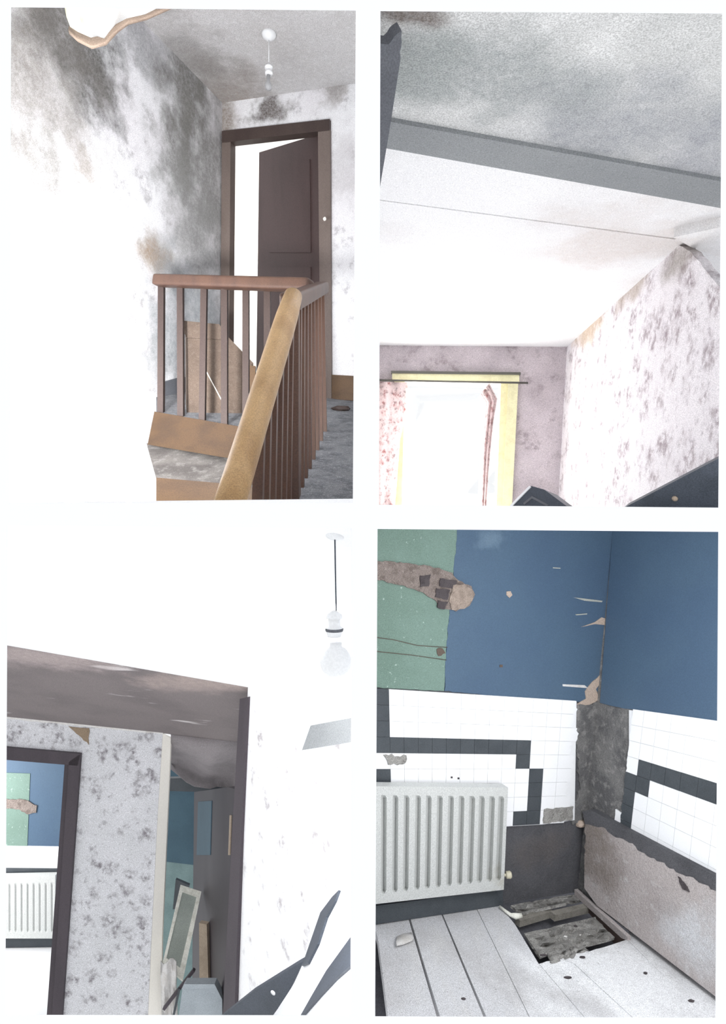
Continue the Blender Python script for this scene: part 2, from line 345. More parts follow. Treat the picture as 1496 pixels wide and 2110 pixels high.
add_prism(bm, [V3((x0(FB)-.004, FB, .1)), V3((x0(FB)+.004, FB, .1)), V3((x0(5.6)+.012, 5.6, .1)), V3((x0(5.6)-.012, 5.6, .1))], V3((0, 0, 4)))
finish('wall_light_block', bm, 'card', kind='structure', label='unseen white partition added to block light between the side by side rooms', cat='wall')
for sx, nm in ((-1, 'floor_light_block'), (1, 'floor_light_block')):
    bm = bmesh.new(); zz = lambda y: O.z - (1064-CY)/F*y
    xa = .008
    add_prism(bm, [V3((x0(FB)+sx*xa, FB, zz(FB)+.004)), V3((sx*2.2, FB, zz(FB)+.004)), V3((sx*2.2, 5.6, zz(5.6)+.01)), V3((x0(5.6)+sx*.02, 5.6, zz(5.6)+.01))],
              [V3((0, 0, -.008))]*2 + [V3((0, 0, -.02))]*2)
    finish(nm, bm, 'card', kind='structure', cat='floor', label='unseen white level partition added to block light under the ' + ('stair landing' if sx < 0 else 'bedroom'))
# ================================================================== ROOM 1: stair landing
st = dict(kind='structure')
poly('wall_left', LW, [(458, 212), (320, 70), (205, -45), (-260, -45), (-260, 1060), (326, 1060), (326, 880), (455, 830)], 'paper_stair', th=.04,
     label='damp stained floral papered wall beside the stairs', cat='wall', **st)
poly('wall_back', BW, [(455, 204), (757, 156), (757, 850), (668, 850), (664, 258), (470, 280), (468, 850), (452, 850)], 'paper_door_wall', th=.05,
     label='floral papered wall around the brown door on the landing', cat='wall', **st)
poly('ceiling', CE, [(458, 212), (757, 168), (757, -60), (170, -60), (290, 70), (400, 185)], 'ceiling_stair', th=.04, label='grey mottled ceiling above the landing', cat='ceiling', **st)
poly('floor', FL, [(322, 798), (455, 806), (757, 822), (757, 1060), (575, 1060), (645, 908), (610, 905), (322, 850)], 'grey_carpet', th=.03,
     label='grey carpeted landing floor beyond the balusters', cat='floor', **st)
# the door and its frame
dr = empty('door_1', BW.hit(570, 820), 'brown panel door standing ajar in its dark frame on the landing', 'door', kind='structure')
poly('door_frame_head', BW, [(457, 270), (679, 245), (679, 268), (457, 294)], 'dark_wood', dr, off=.025, th=.06)
poly('door_frame_jamb', BW, [(457, 292), (475, 291), (471, 850), (453, 850)], 'frame_taupe', dr, off=.022, th=.06)
poly('door_frame_jamb', BW, [(655, 268), (680, 266), (683, 850), (661, 850)], 'frame_taupe', dr, off=.022, th=.06)
dh = BW.depth(657, 272)
DP = Plane(P(657, 276, dh+.02), P(660, 850, BW.depth(660, 850)+.02), P(533, 314, dh+.5))
leaf = poly('door_leaf', DP, [(658, 276), (534, 314), (527, 850), (662, 850)], 'door_brown', dr, th=.035)
for a in ([(556, 345), (638, 328), (640, 520), (555, 520)], [(555, 550), (640, 550), (642, 790), (553, 790)]):
    poly('door_panel', DP, a, 'door_brown', leaf, off=.006, th=.006)
lathe('door_latch', DP.hit(672, 462, .01)+V3((0, -.06, 0)), DP.n, [(.008, 0), (.012, .006), (.006, .014)], 'cream_white', leaf, label='small pale latch')
# the bright room beyond
BR = Plane(P(440, 230, 5.0), P(720, 230, 4.9), P(440, 860, 5.1))
poly('wall_far', BR, [(380, 210), (757, 200), (757, 880), (380, 880)], 'cream_white', th=.03, label='bright cream wall of the room beyond the ajar door', cat='wall', **st)
# skirting
poly('baseboard_right', BW, [(682, 772), (757, 776), (757, 828), (682, 822)], 'mid_wood', off=.015, th=.015, label='golden brown skirting board right of the landing door', cat='skirting', **st)
poly('baseboard_left', LW, [(334, 788), (378, 776), (450, 790), (450, 815), (378, 826), (334, 842)], 'dark_grey_board', off=.012, th=.012, label='dark grey skirting board behind the balusters', cat='skirting', **st)
# edge of the landing and steps below it
fd1, fd2 = FL.depth(322, 850), FL.depth(500, 882)
FP = Plane(P(322, 850, fd1-.02), P(610, 905, FL.depth(610, 905)-.02), P(322, 950, fd1-.02))
poly('landing_edge_board', FP, [(318, 848), (500, 880), (612, 900), (612, 968), (470, 944), (304, 916)], 'edge_wood', th=.04,
     label='wide brown edge board below the short row of balusters', cat='board')
ds = fd1-.12
T1 = Plane(P(318, 928, fd1-.03), P(560, 968, fd2-.05), P(330, 988, ds-.18))
sr = empty('staircase', T1.hit(420, 980), 'brown wooden stairs with a worn pale tread below the landing', 'stairs')
poly('tread', T1, [(302, 913), (470, 940), (575, 960), (575, 1010), (460, 996), (322, 984)], 'worn_tread', sr, th=.03)
d2 = T1.depth(330, 988)
RP = Plane(P(322, 984, d2), P(575, 1010, T1.depth(575, 1010)), P(322, 1050, d2))
poly('riser', RP, [(322, 984), (460, 996), (575, 1010), (575, 1060), (322, 1060)], 'edge_wood', sr, th=.03)
poly('stair_string', LW, [(278, 938), (326, 928), (326, 1060), (278, 1060)], 'cream_white', sr, off=.05, th=.05, label='white painted string')
# balustrade
bl = empty('balustrade', FL.hit(560, 920), 'brown wooden balustrade with a golden sloping handrail round the stairwell', 'balustrade')
xs = [(332, 849, 333, 585), (373, 857, 372, 586), (417, 866, 421, 588), (463, 876, 463, 590), (507, 884, 507, 592), (551, 893, 551, 594)]
for fx, fy, tx, ty in xs:
    d = FL.depth(fx, fy); bar('baluster', P(fx, fy+4, d), P(tx, ty, d+.02), .028, .028, 'dark_wood', bl, up=V3((0, 1, 0)))
a, b = P(322, 578, FL.depth(325, 850)+.02), P(640, 588, FL.depth(610, 900)-.1)
bar('handrail', a, b, .06, .052, 'brown_wood', bl, bev=.014, label='brown level handrail across the landing end')
near, far = FL.hit(602, 1036), FL.hit(668, 888)
dn, dfar = near.y, far.y
N = 9
for k in range(N):
    t = k/(N-1); fx, fy = 668+(602-668)*t, 888+(1040-888)*t
    f = FL.hit(fx, fy); top = P(663+(606-663)*t, 598+(640-598)*t, f.y)
    bar('baluster', f-V3((0, 0, .01)), top, .026, .026, 'brown_wood', bl, up=V3((0, 1, 0)))
bar('handrail', P(664, 592, dfar+.04), P(597, 622, dn-.04), .062, .05, 'brown_wood', bl, bev=.012, label='brown level handrail running back beside the floor')
r0, r1 = P(604, 610, 1.66), P(466, 1062, 1.12)
for x in (597, 587, 576, 564, 551, 537):
    t = next(q/200 for q in range(200) if (lambda w: CX+F*w.x/w.y)(r0+(r1-r0)*(q/200)) <= x)
    top = r0+(r1-r0)*t
    bar('baluster', P(x-6, 1058, top.y), top, .024, .024, 'brown_wood', bl, up=V3((0, 1, 0)))
tube('handrail', [r0+(r1-r0)*(k/8) for k in range(9)], [.026, .03] + [.031]*7, 'golden_wood', bl, sides=18, label='golden rounded sloping handrail')
bar('newel_post', P(606, 1058, 1.68), P(606, 606, 1.68), .03, .03, 'brown_wood', bl, up=V3((0, 1, 0)), bev=.004)
# things on the landing
k0, k1 = FL.hit(385, 850), FL.hit(524, 852)
KP = Plane(k0, k1, P(385, 692, k0.y))
cb = empty('cardboard_box', FL.hit(450, 851), 'open brown cardboard box behind the balusters', 'box')
back = KP.n*-.28; back -= FL.n*back.dot(FL.n)          # the box runs back along the floor
bm = bmesh.new(); add_prism(bm, [KP.hit(x, y) for x, y in [(384, 692), (470, 694), (522, 748), (524, 852.5), (385, 850.5)]], back)
bd = finish('box_body', bm, 'cardboard', cb)
poly('box_flap', KP, [(370, 660), (452, 668), (470, 700), (384, 696)], 'cardboard', cb, off=.006, th=.008)
bar('fold_line', KP.hit(420, 756, .002), KP.hit(468, 846, .002), .006, .004, 'cream_white', bd)
d = FL.depth(515, 861)
poly('wood_offcut', Plane(P(505, 750, d), P(530, 750, d), P(505, 862, d)), [(506, 752), (526, 754), (524, 862), (504, 860)], 'mid_wood', th=.02,
     label='short brown wood offcut standing beside the cardboard box', cat='offcut')
lump('dark_cloth', FL.hit(703, 846)+V3((0, 0, .012)), (.055, .03, .018), 'dark_wood', seed=4, label='small dark crumpled cloth by the landing skirting board', cat='cloth')
# pendant on the landing ceiling
pc = CE.hit(554, 68)
pd = empty('pendant_lampholder', pc, 'white bare lampholder hanging from a ceiling rose on the landing', 'lamp')
lathe('ceiling_rose', pc+CE.n*-.002, CE.n, [(.036, 0), (.036, .012), (.030, .024), (.012, .034), (.006, .036)], 'white_plastic', pd)
dd = pc.y
tube('cord', [pc+CE.n*.02, P(554, 110, dd), P(554, 136, dd)], .0025, 'white_plastic', pd, sides=6)
lathe('lampholder', P(554, 154, dd), V3((0, 0, 1)), [(.017, 0), (.019, .004), (.019, .014), (.015, .016), (.015, .03), (.021, .032), (.021, .038), (.012, .046), (.008, .056)], 'white_plastic', pd)
lathe('bulb', P(553, 186, dd), V3((0, 0, 1)), [(.003, 0), (.014, .006), (.018, .018), (.014, .032), (.009, .045), (.009, .075)], 'clear_grey', pd)
# sagging lining at the top of the wall
tp = empty('hanging_lining_paper', P(200, 70, 1.95), 'torn ceiling lining paper sagging in a pale fold above the stained wall', 'paper')
edge = [(128, -20), (138, 35), (152, 72), (185, 92), (215, 84), (245, 52), (285, 34), (340, 12), (400, -12)]
grid = []
for k, s in enumerate((0, .4, .75, .92, 1.0)):
    row = []
    for x, y in edge:
        tx, ty = 240 + (x-240)*.75, -60
        row.append(P(tx+(x-tx)*s, ty+(y-ty)*s, 1.72+.1*s + .03*math.sin(x*.05)))
    grid.append(row)
sheet('paper_sheet', grid, .004, 'torn_white', tp)
lip = [(142, 66), (160, 82), (188, 96), (216, 88), (240, 62), (262, 46), (300, 36), (345, 16), (392, -6)]
grid = [[P(x, y-10-6*math.sin(i*.8), 1.80) for i, (x, y) in enumerate(lip)], [P(x, y-3, 1.78) for x, y in lip], [P(x+2, y+3, 1.80) for x, y in lip]]
sheet('torn_edge', grid, .006, 'torn_paper', tp, label='brown torn edge')
# ================================================================== ROOM 2: bedroom under the stained ceiling
cr = empty('ceiling_bedroom', C2.hit(1000, 500), 'pale bedroom ceiling of boards with a boxed beam and damp stains', 'ceiling', kind='structure')
poly('ceiling_panel', C2, [(764, 241), (1620, 400), (1620, -60), (764, -60)], 'ceiling_stained', cr, th=.03)
poly('ceiling_panel', C2, [(764, 240), (1620, 398), (1620, 520), (1390, 491), (764, 409)], 'ceiling_plain', cr, th=.03)
poly('ceiling_panel', C2, [(764, 411), (1390, 493.5), (1402, 508), (1330, 572), (1168, 722), (764, 716)], 'ceiling_plain', cr, off=-.001, th=.03)
poly('ceiling_panel', C2, [(1390, 492), (1620, 522), (1620, 640), (1484, 600), (1425, 524), (1400, 512)], 'ceiling_plain', cr, off=-.001, th=.03)
poly('ceiling_beam', C2, [(764, 244), (1620, 398), (1620, 453), (764, 300)], 'beam_grey', cr, off=.010, th=.010, label='boxed grey beam')  # almost flat, the shade of its underside is put into the grey
poly('ceiling_patch', C2, [(1388, 489), (1484, 468), (1484, 530), (1432, 514)], 'ceiling_plain', cr, off=.03, th=.03)
poly('wall_right', R2, jag([(1168, 712), (1232, 648), (1330, 565), (1398, 505), (1425, 520), (1484, 592), (1640, 780), (1640, 1060), (1148, 1060)], 9, 1.6, keep=(5, 6, 7, 8), seed=2), 'paper_bedroom', th=.03,
     label='mauve floral papered gable wall with a stained ragged top edge', cat='wall', **st)
poly('wall_window', B2, [(764, 708), (1172, 712), (1150, 1060), (1030, 1060), (1036, 788), (830, 785), (826, 1060), (764, 1060)], 'paper_window_wall', th=.06,
     label='dull mauve papered wall around the bright window', cat='wall', **st)
wn = empty('window_1', B2.hit(930, 1050), 'cream framed bright bedroom window between floral curtains', 'window', kind='structure')
poly('window_head', B2, [(808, 768), (1070, 771), (1070, 787), (808, 784)], 'cream_gloss', wn, off=.03, th=.05)
poly('window_head_moulding', B2, [(806, 764), (1073, 767), (1073, 772), (806, 769)], 'rail_dark', wn, off=.04, th=.04)
poly('window_jamb', B2, [(1032, 786), (1048, 787), (1036, 1060), (1022, 1060)], 'cream_gloss', wn, off=.012, th=.08)
poly('window_jamb', B2, [(1047, 787), (1068, 788), (1054, 1060), (1035, 1060)], 'cream_gloss', wn, off=.03, th=.05)
poly('window_jamb', B2, [(812, 786), (834, 786), (828, 1060), (806, 1060)], 'cream_gloss', wn, off=.02, th=.08)
poly('window_pane', B2, [(826, 780), (1040, 782), (1028, 1062), (822, 1062)], 'glass', wn, off=-.05, th=.004)
cl = tube('curtain_rail', [B2.hit(764, 783, .08), B2.hit(930, 786.5, .08), B2.hit(1088, 789, .08)], .006, 'rail_dark', label='thin dark curtain rail across the bedroom window', cat='curtain rail')
def curtain(left, right, off, label, seed):
    grid = []
    for (xl, yl), (xr, yr) in zip(left, right):
        row = []
        for k in range(13):
            t = k/12; row.append(B2.hit(xl+(xr-xl)*t, yl+(yr-yl)*t, off + .014*math.sin(t*15+seed)))
        grid.append(row)
    return sheet('curtain', grid, .003, 'curtain_floral', label=label, cat='curtain', group='bedroom window curtains')
curtain([(764, 786), (764, 850), (764, 920), (764, 990), (764, 1060)], [(840, 788), (838, 840), (824, 905), (818, 985), (812, 1060)], .075, 'full floral curtain bunched at the papered side of the bedroom window', 1)
curtain([(990, 812), (1002, 830), (1001, 850), (994, 930), (990, 1060)], [(1008, 790), (1024, 822), (1016, 870), (1009, 940), (1000, 1060)], .06, 'thin ragged floral curtain strip beside the cream window jamb', 4)
# dark furniture tops
dk = Plane(P(1055, 1042, 2.4), P(1168, 1042, 2.25), P(1100, 1000, 2.35))
tr = empty('dark_chest', P(1110, 1058, 2.35), 'dark lidded chest corner with a pale edge in front of the window wall', 'chest')
poly('lid', dk, [(1056, 1040), (1094, 1001), (1122, 1009), (1168, 1043), (1160, 1060), (1050, 1060)], 'dark_panel', tr, th=.12)
poly('pale_edge', dk, [(1050, 1042), (1056, 1042), (1094, 1003), (1090, 1001)], 'white_plastic', tr, off=.006, th=.02)
poly('lid_groove', dk, [(1078, 1036), (1096, 1022), (1130, 1040), (1126, 1043), (1096, 1027), (1080, 1040)], 'dark_grey_board', tr, off=.004, th=.01)
dp = Plane(P(1290, 1044, 1.6), P(1484, 945, 1.35), P(1400, 1060, 1.5))
bd2 = empty('dark_board', P(1430, 1058, 1.45), 'dark board with a pale screw cap leaning by the gable wall', 'board')
poly('panel', dp, [(1270, 1060), (1290, 1044), (1484, 943), (1620, 872), (1620, 1060)], 'dark_panel', bd2, th=.02)
lathe('screw_cap', dp.hit(1391, 1027), dp.n, [(.0075, 0), (.007, .003), (.002, .004)], 'plank_tan', bd2)
lb = Plane(P(790, 60, .96), P(830, 65, .97), P(783, 380, 1.2))
poly('dark_plank', lb, jag([(764, 70), (784, 90), (800, 92), (812, 76), (828, 64), (824, 130), (804, 260), (783, 385), (764, 480)], 10, 1.5, keep=(5, 6, 7, 8), seed=8), 'dark_grey_board', th=.03,
     label='dark grey upright plank with a ragged top below the bedroom ceiling', cat='plank')
# ================================================================== ROOM 3: attic landing
poly('ceiling_attic', C3, [(-200, 1289), (15, 1330), (510, 1416), (760, 1392), (750, 1069), (-200, 1069)], 'ceiling_white', th=.03, label='bright white sloping ceiling above the attic landing', cat='ceiling', **st)
poly('ceiling_soffit', S3, jag([(-200, 1292), (15, 1330), (511, 1417), (511, 1444), (500, 1530), (352, 1514), (351, 1513), (335, 1511), (-200, 1456)], 9, 1.4, keep=(2, 3, 4, 5, 6, 7, 8), seed=3), 'soffit', th=.03,
     label='grey brown lowered soffit with worn paint over the attic doors', cat='ceiling', **st)
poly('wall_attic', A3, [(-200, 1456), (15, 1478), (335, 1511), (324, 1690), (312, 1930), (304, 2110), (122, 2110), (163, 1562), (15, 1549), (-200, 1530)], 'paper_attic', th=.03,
     label='grey floral papered wall between the two attic doorways', cat='wall', **st)
poly('torn_patch', A3, jag([(141, 1497), (183, 1500), (183, 1535), (168, 1520)], 6, 1.5, seed=5), 'torn_backing', off=.004, th=.004, label='brown triangle of bare backing where wallpaper is torn away', cat='torn paper')
poly('picture_rail', A3, jag([(-200, 1453), (15, 1474), (336, 1507), (336, 1513), (15, 1481), (-200, 1460)], 12, 1, keep=(2, 5), seed=6), 'rag_white', off=.012, th=.012, label='thin chipped white strip along the top of the grey papered wall', cat='trim')
poly('wall_attic_right', W3, [(511, 1414), (746, 1389), (746, 2110), (478, 2110)], 'paper_attic_lit', th=.05, label='bright papered wall with faint flowers right of the narrow doorway', cat='wall', **st)
poly('beam_stub', W3, [(640, 1495), (742, 1476), (742, 1526), (622, 1546)], 'beam_grey', off=.05, th=.05, label='short grey boxed beam end on the bright papered wall', cat='beam')
# first doorway
d3 = empty('door_2', A3.hit(60, 2085), 'dark purple brown door frame around the view of the blue room', 'door frame', kind='structure')
poly('door_frame_head', A3, [(-200, 1520), (15, 1540), (166, 1553), (160, 1578), (15, 1566), (-200, 1546)], 'purple_brown', d3, off=.02, th=.1)
poly('door_frame_jamb', A3, [(142, 1570), (166, 1553), (126, 2110), (106, 2110)], 'purple_brown', d3, off=.02, th=.1)
poly('door_stop', A3, [(133, 1574), (144, 1574), (108, 2110), (95, 2110)], 'purple_brown', d3, off=-.02, th=.06)
# wall end beside the passage
PL = Plane(A3.hit(335, 1511), A3.hit(304, 2110), P(340, 1800, A3.depth(319, 1800)+.035))
lin = [(335.4, 1510.5), (352, 1522), (345, 1690), (334, 1930), (332, 2108), (304.6, 2108), (312.5, 1930), (324.4, 1690)]
bm = bmesh.new(); add_prism(bm, [PL.hit(x, y) for x, y in lin], [V3((0, .002 if i in (0, 5, 6, 7) else .02, 0)) for i in range(8)])
finish('white_post', bm, 'cream_white', label='tall narrow white lining on the end of the grey papered wall', cat='post')
# blue room through the first doorway
QB = Plane(P(10, 1560, 4.75), P(160, 1575, 4.75), P(10, 1950, 4.7))
poly('wall_blue_far', QB, [(-60, 1520), (200, 1540), (200, 1960), (-60, 1950)], 'blue_paint', th=.03, label='blue wall seen through the dark attic door frame', cat='wall', **st)
poly('green_patch', QB, [(-60, 1590), (62, 1594), (56, 1745), (-60, 1742)], 'green_paint', off=.004, th=.004, label='pale green painted patch on the far blue wall', cat='paint')
poly('mortar_chase', QB, jag([(-60, 1645), (50, 1648), (76, 1660), (74, 1675), (55, 1678), (40, 1668), (-60, 1660)], 6, 1.5, seed=9), 'chase_mortar', off=.01, th=.006, label='broken mortar channel across the far green patch', cat='mortar')
poly('tile_band', QB, [(-60, 1742), (130, 1745), (130, 1800), (-60, 1796)], 'white_tile', off=.008, th=.008, label='white tiled band under the far blue paint', cat='tiles')
poly('black_trim', QB, [(-60, 1788), (130, 1790), (130, 1799), (-60, 1799)], 'black_tile', off=.014, th=.008, label='thin black tile line over the far radiator', cat='trim')
def radiator(pl, off, xl, xr, top, bot, nrib, name, label, ribs=None, depth=.012, margin=(18, 18), valve=None):
    root = empty(name, pl.hit((xl+xr)/2, bot((xl+xr)/2), off), label, 'radiator')
    ribs = ribs or [xl + (xr-xl)*(k+.5)/nrib for k in range(nrib)]
    hw = (xr-xl)/len(ribs)*.20
    cols = [(xl, 0)]
    for r in ribs:
        for q, z in ((-1.3, 0), (-.6, .6), (0, 1), (.6, .6), (1.3, 0)): cols.append((r+q*hw, z))
    cols.append((xr, 0)); cols.sort()
    bm = bmesh.new(); V = []
    lean = lambda x, y: x - (y-top(x))*.042*((x-xl)/(xr-xl) if xl > 700 else 0)
    for vv, g in ((0, 0), (margin[0], 0), (margin[0]+6, 1), (None, 1), (-1, 0), (-2, 0)):
        row = []
        for x, z in cols:
            h = bot(x)-top(x)
            y = top(x) + (vv if (vv is not None and vv >= 0) else {None: h-margin[1]-6, -1: h-margin[1], -2: h}[vv])
            row.append(bm.verts.new(pl.hit(lean(x, y), y, off - depth*z*g)))
        V.append(row)
    for a, b in zip(V, V[1:]):
        for k in range(len(a)-1): bm.faces.new((a[k], a[k+1], b[k+1], b[k]))
    ed = [e for e in bm.edges if e.is_boundary]
    ex = bmesh.ops.extrude_edge_only(bm, edges=ed)['geom']
    for v in ex:
        if isinstance(v, bmesh.types.BMVert): v.co -= pl.n*.045
    finish('ribbed_panel', bm, 'radiator_white', root)
    if valve:
        c = pl.hit(valve[0], valve[1], off-.01)
        tube('valve_pipe', [c+V3((-.02, 0, 0)), c+V3((.012, 0, 0))], .007, 'cream_plastic', root, sides=8)
        lathe('valve_cap', c+V3((-.004, 0, 0)), V3((1, .1, 0)), [(.012, 0), (.016, .003), (.017, .02), (.013, .026), (.003, .028)], 'cream_plastic', root)
    return root
radiator(QB, .07, -60, 114, lambda x: 1806-.02*x, lambda x: 1934+.0*x, 14, 'radiator', 'white ribbed radiator seen through the dark attic door frame', margin=(14, 12))
poly('baseboard_far', QB, [(-60, 1936), (130, 1934), (130, 1950), (-60, 1954)], 'black_tile', off=.02, th=.02, label='black skirting below the far radiator', cat='skirting', **st)
poly('floor_far', Plane(QB.hit(0, 1952), QB.hit(130, 1950), P(60, 2100, 3.5)), [(-60, 1952), (140, 1948), (140, 2110), (-60, 2110)], 'ceiling_white', th=.03, label='bright pale floor of the far blue room', cat='floor', **st)
# narrow doorway on the right and what stands in it
WD = W3.depth(500, 1700)
d4 = empty('door_3', P(475, 2085, WD+.02), 'tall dark frame of the narrow doorway by the bright papered wall', 'door frame', kind='structure')
poly('door_frame_jamb', Plane(P(500, 1440, 2.5), P(511, 1440, 2.47), P(470, 2090, 2.4)), [(494, 1440), (512, 1436), (497, 1720), (482, 2110), (458, 2110), (478, 1720)], 'purple_brown', d4, th=.06)
LP = Plane(P(400, 1630, 3.9), P(492, 1625, 2.75), P(400, 2080, 3.8))
lf = poly('door_leaf', LP, [(400, 1632), (470, 1622), (494, 1628), (470, 2110), (395, 2110)], 'door_dark', d4, th=.03)
poly('door_panel', LP, [(408, 1652), (436, 1650), (433, 1762), (405, 1762)], 'teal_paint', lf, off=.004, th=.004, label='teal upper panel')
poly('edge_strip', LP, [(473, 1680), (476, 1680), (473, 1762), (470, 1762)], 'plank_tan', lf, off=.005, th=.006)
TB = Plane(P(340, 1600, 4.4), P(420, 1600, 4.35), P(340, 2000, 4.35))
poly('wall_teal_far', TB, [(330, 1560), (470, 1560), (470, 1785), (396, 1782), (330, 1774)], 'teal_paint', th=.03, label='teal upper wall of the room through the narrow doorway', cat='wall', **st)
poly('wall_pale_far', TB, [(330, 1772), (470, 1783), (470, 2110), (330, 2110)], 'pale_teal', off=-.005, th=.03, label='pale green lower wall of the room through the narrow doorway', cat='wall', **st)
poly('black_bracket', Plane(P(356, 1815, 4.1), P(385, 1822, 4.1), P(356, 1880, 4.1)), [(362, 1812), (390, 1824), (388, 1834), (370, 1828), (366, 1872), (356, 1874)], 'black_tile', th=.02, label='small black angled bracket leaning behind the mirror', cat='bracket')
grid = []
for j in range(6):
    row = []
    for i in range(10):
        x = 352.5 + i*15.9; t = j/5
        y0 = 1513 + (x-350)*.112; y = y0 + t*(108 - 6*abs(i-5)) + 6*t*math.sin(i*1.1+j)
        row.append(P(x, y, S3.depth(x, y0) + .35*t - .14*math.sin(t*6.5)*(.5+.5*math.sin(i*.5))*min(1, t*3)))
    grid.append(row)
sheet('sagging_sheet', grid, .006, 'sag_cloth', label='grey sheet sagging from the ceiling inside the narrow doorway', cat='sheet')
poly('dark_lintel', Plane(P(350, 1610, 4.05), P(492, 1610, 3.9), P(350, 1640, 4.05)), [(346, 1604), (494, 1600), (494, 1634), (346, 1630)], 'black_tile', th=.03, label='dark lintel below the sagging sheet', cat='lintel')
MP = Plane(P(373, 1825, 3.55), P(414, 1837, 3.55), P(338, 1985, 3.2))
mi = empty('mirror', P(355, 2012, 3.25), 'narrow pale framed mirror leaning in the narrow doorway', 'mirror')
mo = [(372, 1823), (415, 1837), (377, 2020), (335, 1984)]; mn = [(376, 1838), (405, 1848), (371, 1994), (343, 1974)]
poly('mirror_glass', MP, mn, 'mirror_glass', mi, off=-.004, th=.006)
for i in range(4):
    j = (i+1) % 4; poly('mirror_frame', MP, [mo[i], mo[j], mn[j], mn[i]], 'pale_frame', mi, th=.02)
poly('timber_plank', Plane(P(410, 1903, 3.35), P(428, 1903, 3.34), P(410, 2040, 3.3)), [(410, 1902), (426, 1905), (430, 2040), (411, 2040)], 'plank_tan', th=.03, label='upright tan timber plank beside the leaning mirror', cat='plank')
GP = Plane(P(380, 2030, 3.0), P(445, 2030, 3.0), P(380, 2095, 2.98))
cg = empty('storage_crate', P(415, 2108, 2.95), 'pale grey crate with a rim at the foot of the timber plank', 'crate')
poly('crate_body', GP, [(376, 2036), (446, 2036), (458, 2060), (458, 2110), (366, 2110)], 'crate_grey', cg, th=.05)
poly('crate_rim', GP, [(380, 2028), (442, 2028), (447, 2038), (374, 2038)], 'crate_grey', cg, off=.012, th=.05)
grid = [[P(331 + i*6.4 + j*.6, 1980 + j*24 + 7*math.sin(i*1.3+j*.7), 3.14 - .006*j + .015*math.sin(i*2+j)) for i in range(6)] for j in range(6)]
sheet('white_rag', grid, .005, 'rag_white', label='crumpled whitish rag heaped below the mirror', cat='rag')
bar('stick', P(338, 2078, 3.085), P(400, 1998, 3.085), .02, .015, 'purple_brown', label='thin dark stick crossing the whitish rag', cat='stick')
bar('stick', P(355, 2105, 3.07), P(370, 2036, 3.075), .012, .012, 'black_tile', label='short dark stick standing against the pale grey crate', cat='stick')
# pendant bulb
p3 = C3.hit(690, 1106); dd = p3.y
pn = empty('pendant_bulb', p3, 'large white globe bulb on a thin cable by the white attic ceiling', 'lamp')
lathe('ceiling_rose', p3+C3.n*-.001, C3.n, [(.014, 0), (.013, .002), (.004, .005)], 'white_plastic', pn)
tube('cable', [p3, P(691, 1170, dd), P(693, 1268, dd)], .0012, 'dark_panel', pn, sides=6)
Hh = lambda y0, y1: (y1-y0)/F*dd
lathe('lampholder', P(689, 1312, dd), V3((0, 0, 1)), [(.010, 0), (.011, Hh(0, 6)), (.0125, Hh(0, 10)), (.0125, Hh(0, 18)), (.009, Hh(0, 22)), (.009, Hh(0, 36)), (.0125, Hh(0, 38)), (.011, Hh(0, 46)), (.003, Hh(0, 54))], 'white_plastic', pn)
lathe('holder_ring', P(689, 1300, dd), V3((0, 0, 1)), [(.0132, 0), (.0135, .002), (.0132, .004)], 'dark_grey_board', pn)
pr = []; R = Hh(0, 33)
for k in range(13):
    a = math.pi*k/12 - math.pi/2; pr.append((R*math.cos(a) if k < 11 else .009, R + R*math.sin(a)))
pr[-1] = (.009, 2*R+.004)
lathe('globe', P(692, 1396, dd), V3((0, 0, 1)), pr, 'white_plastic', pn, sides=24)
# boards leaning at the lower right
BP = Plane(P(460, 2094, 1.75), P(620, 1985, 1.55), P(560, 2094, 1.65))
bb = empty('dark_board', P(530, 2108, 1.65), 'dark board with a white hole below the bright papered wall', 'board')
poly('panel', BP, [(440, 2110), (458, 2094), (520, 2045), (612, 1988), (626, 1980), (600, 2036), (552, 2110)], 'dark_panel', bb, th=.015)
lathe('round_hole', BP.hit(563, 2045), BP.n, [(.0075, 0), (.0075, .002), (.001, .0025)], 'white_plastic', bb)
WP = Plane(P(625, 1985, 1.5), P(700, 1835, 1.45), P(590, 2094, 1.45))
wb = empty('white_board', P(640, 2108, 1.45), 'curved glossy white board with edges shaded dark leaning at the attic wall', 'board')
poly('board_face', WP, [(698, 1836), (744, 1805), (744, 2110), (550, 2110), (600, 2040), (624, 1986), (650, 1942), (672, 1886)], 'white_tile', wb, th=.012)
poly('shaded_edge', WP, [(698, 1834), (690, 1856), (672, 1890), (654, 1945), (634, 1985), (622, 1990), (640, 1938), (660, 1880), (684, 1848)], 'dark_panel', wb, off=.006, th=.02)  # shading along the board's edge, built as a dark strip
poly('dark_stripe', WP, [(724, 1928), (744, 1904), (744, 1970), (722, 1990), (690, 2018), (660, 2050), (612, 2105), (640, 2055), (672, 2000)], 'dark_panel', wb, off=.006, th=.012)
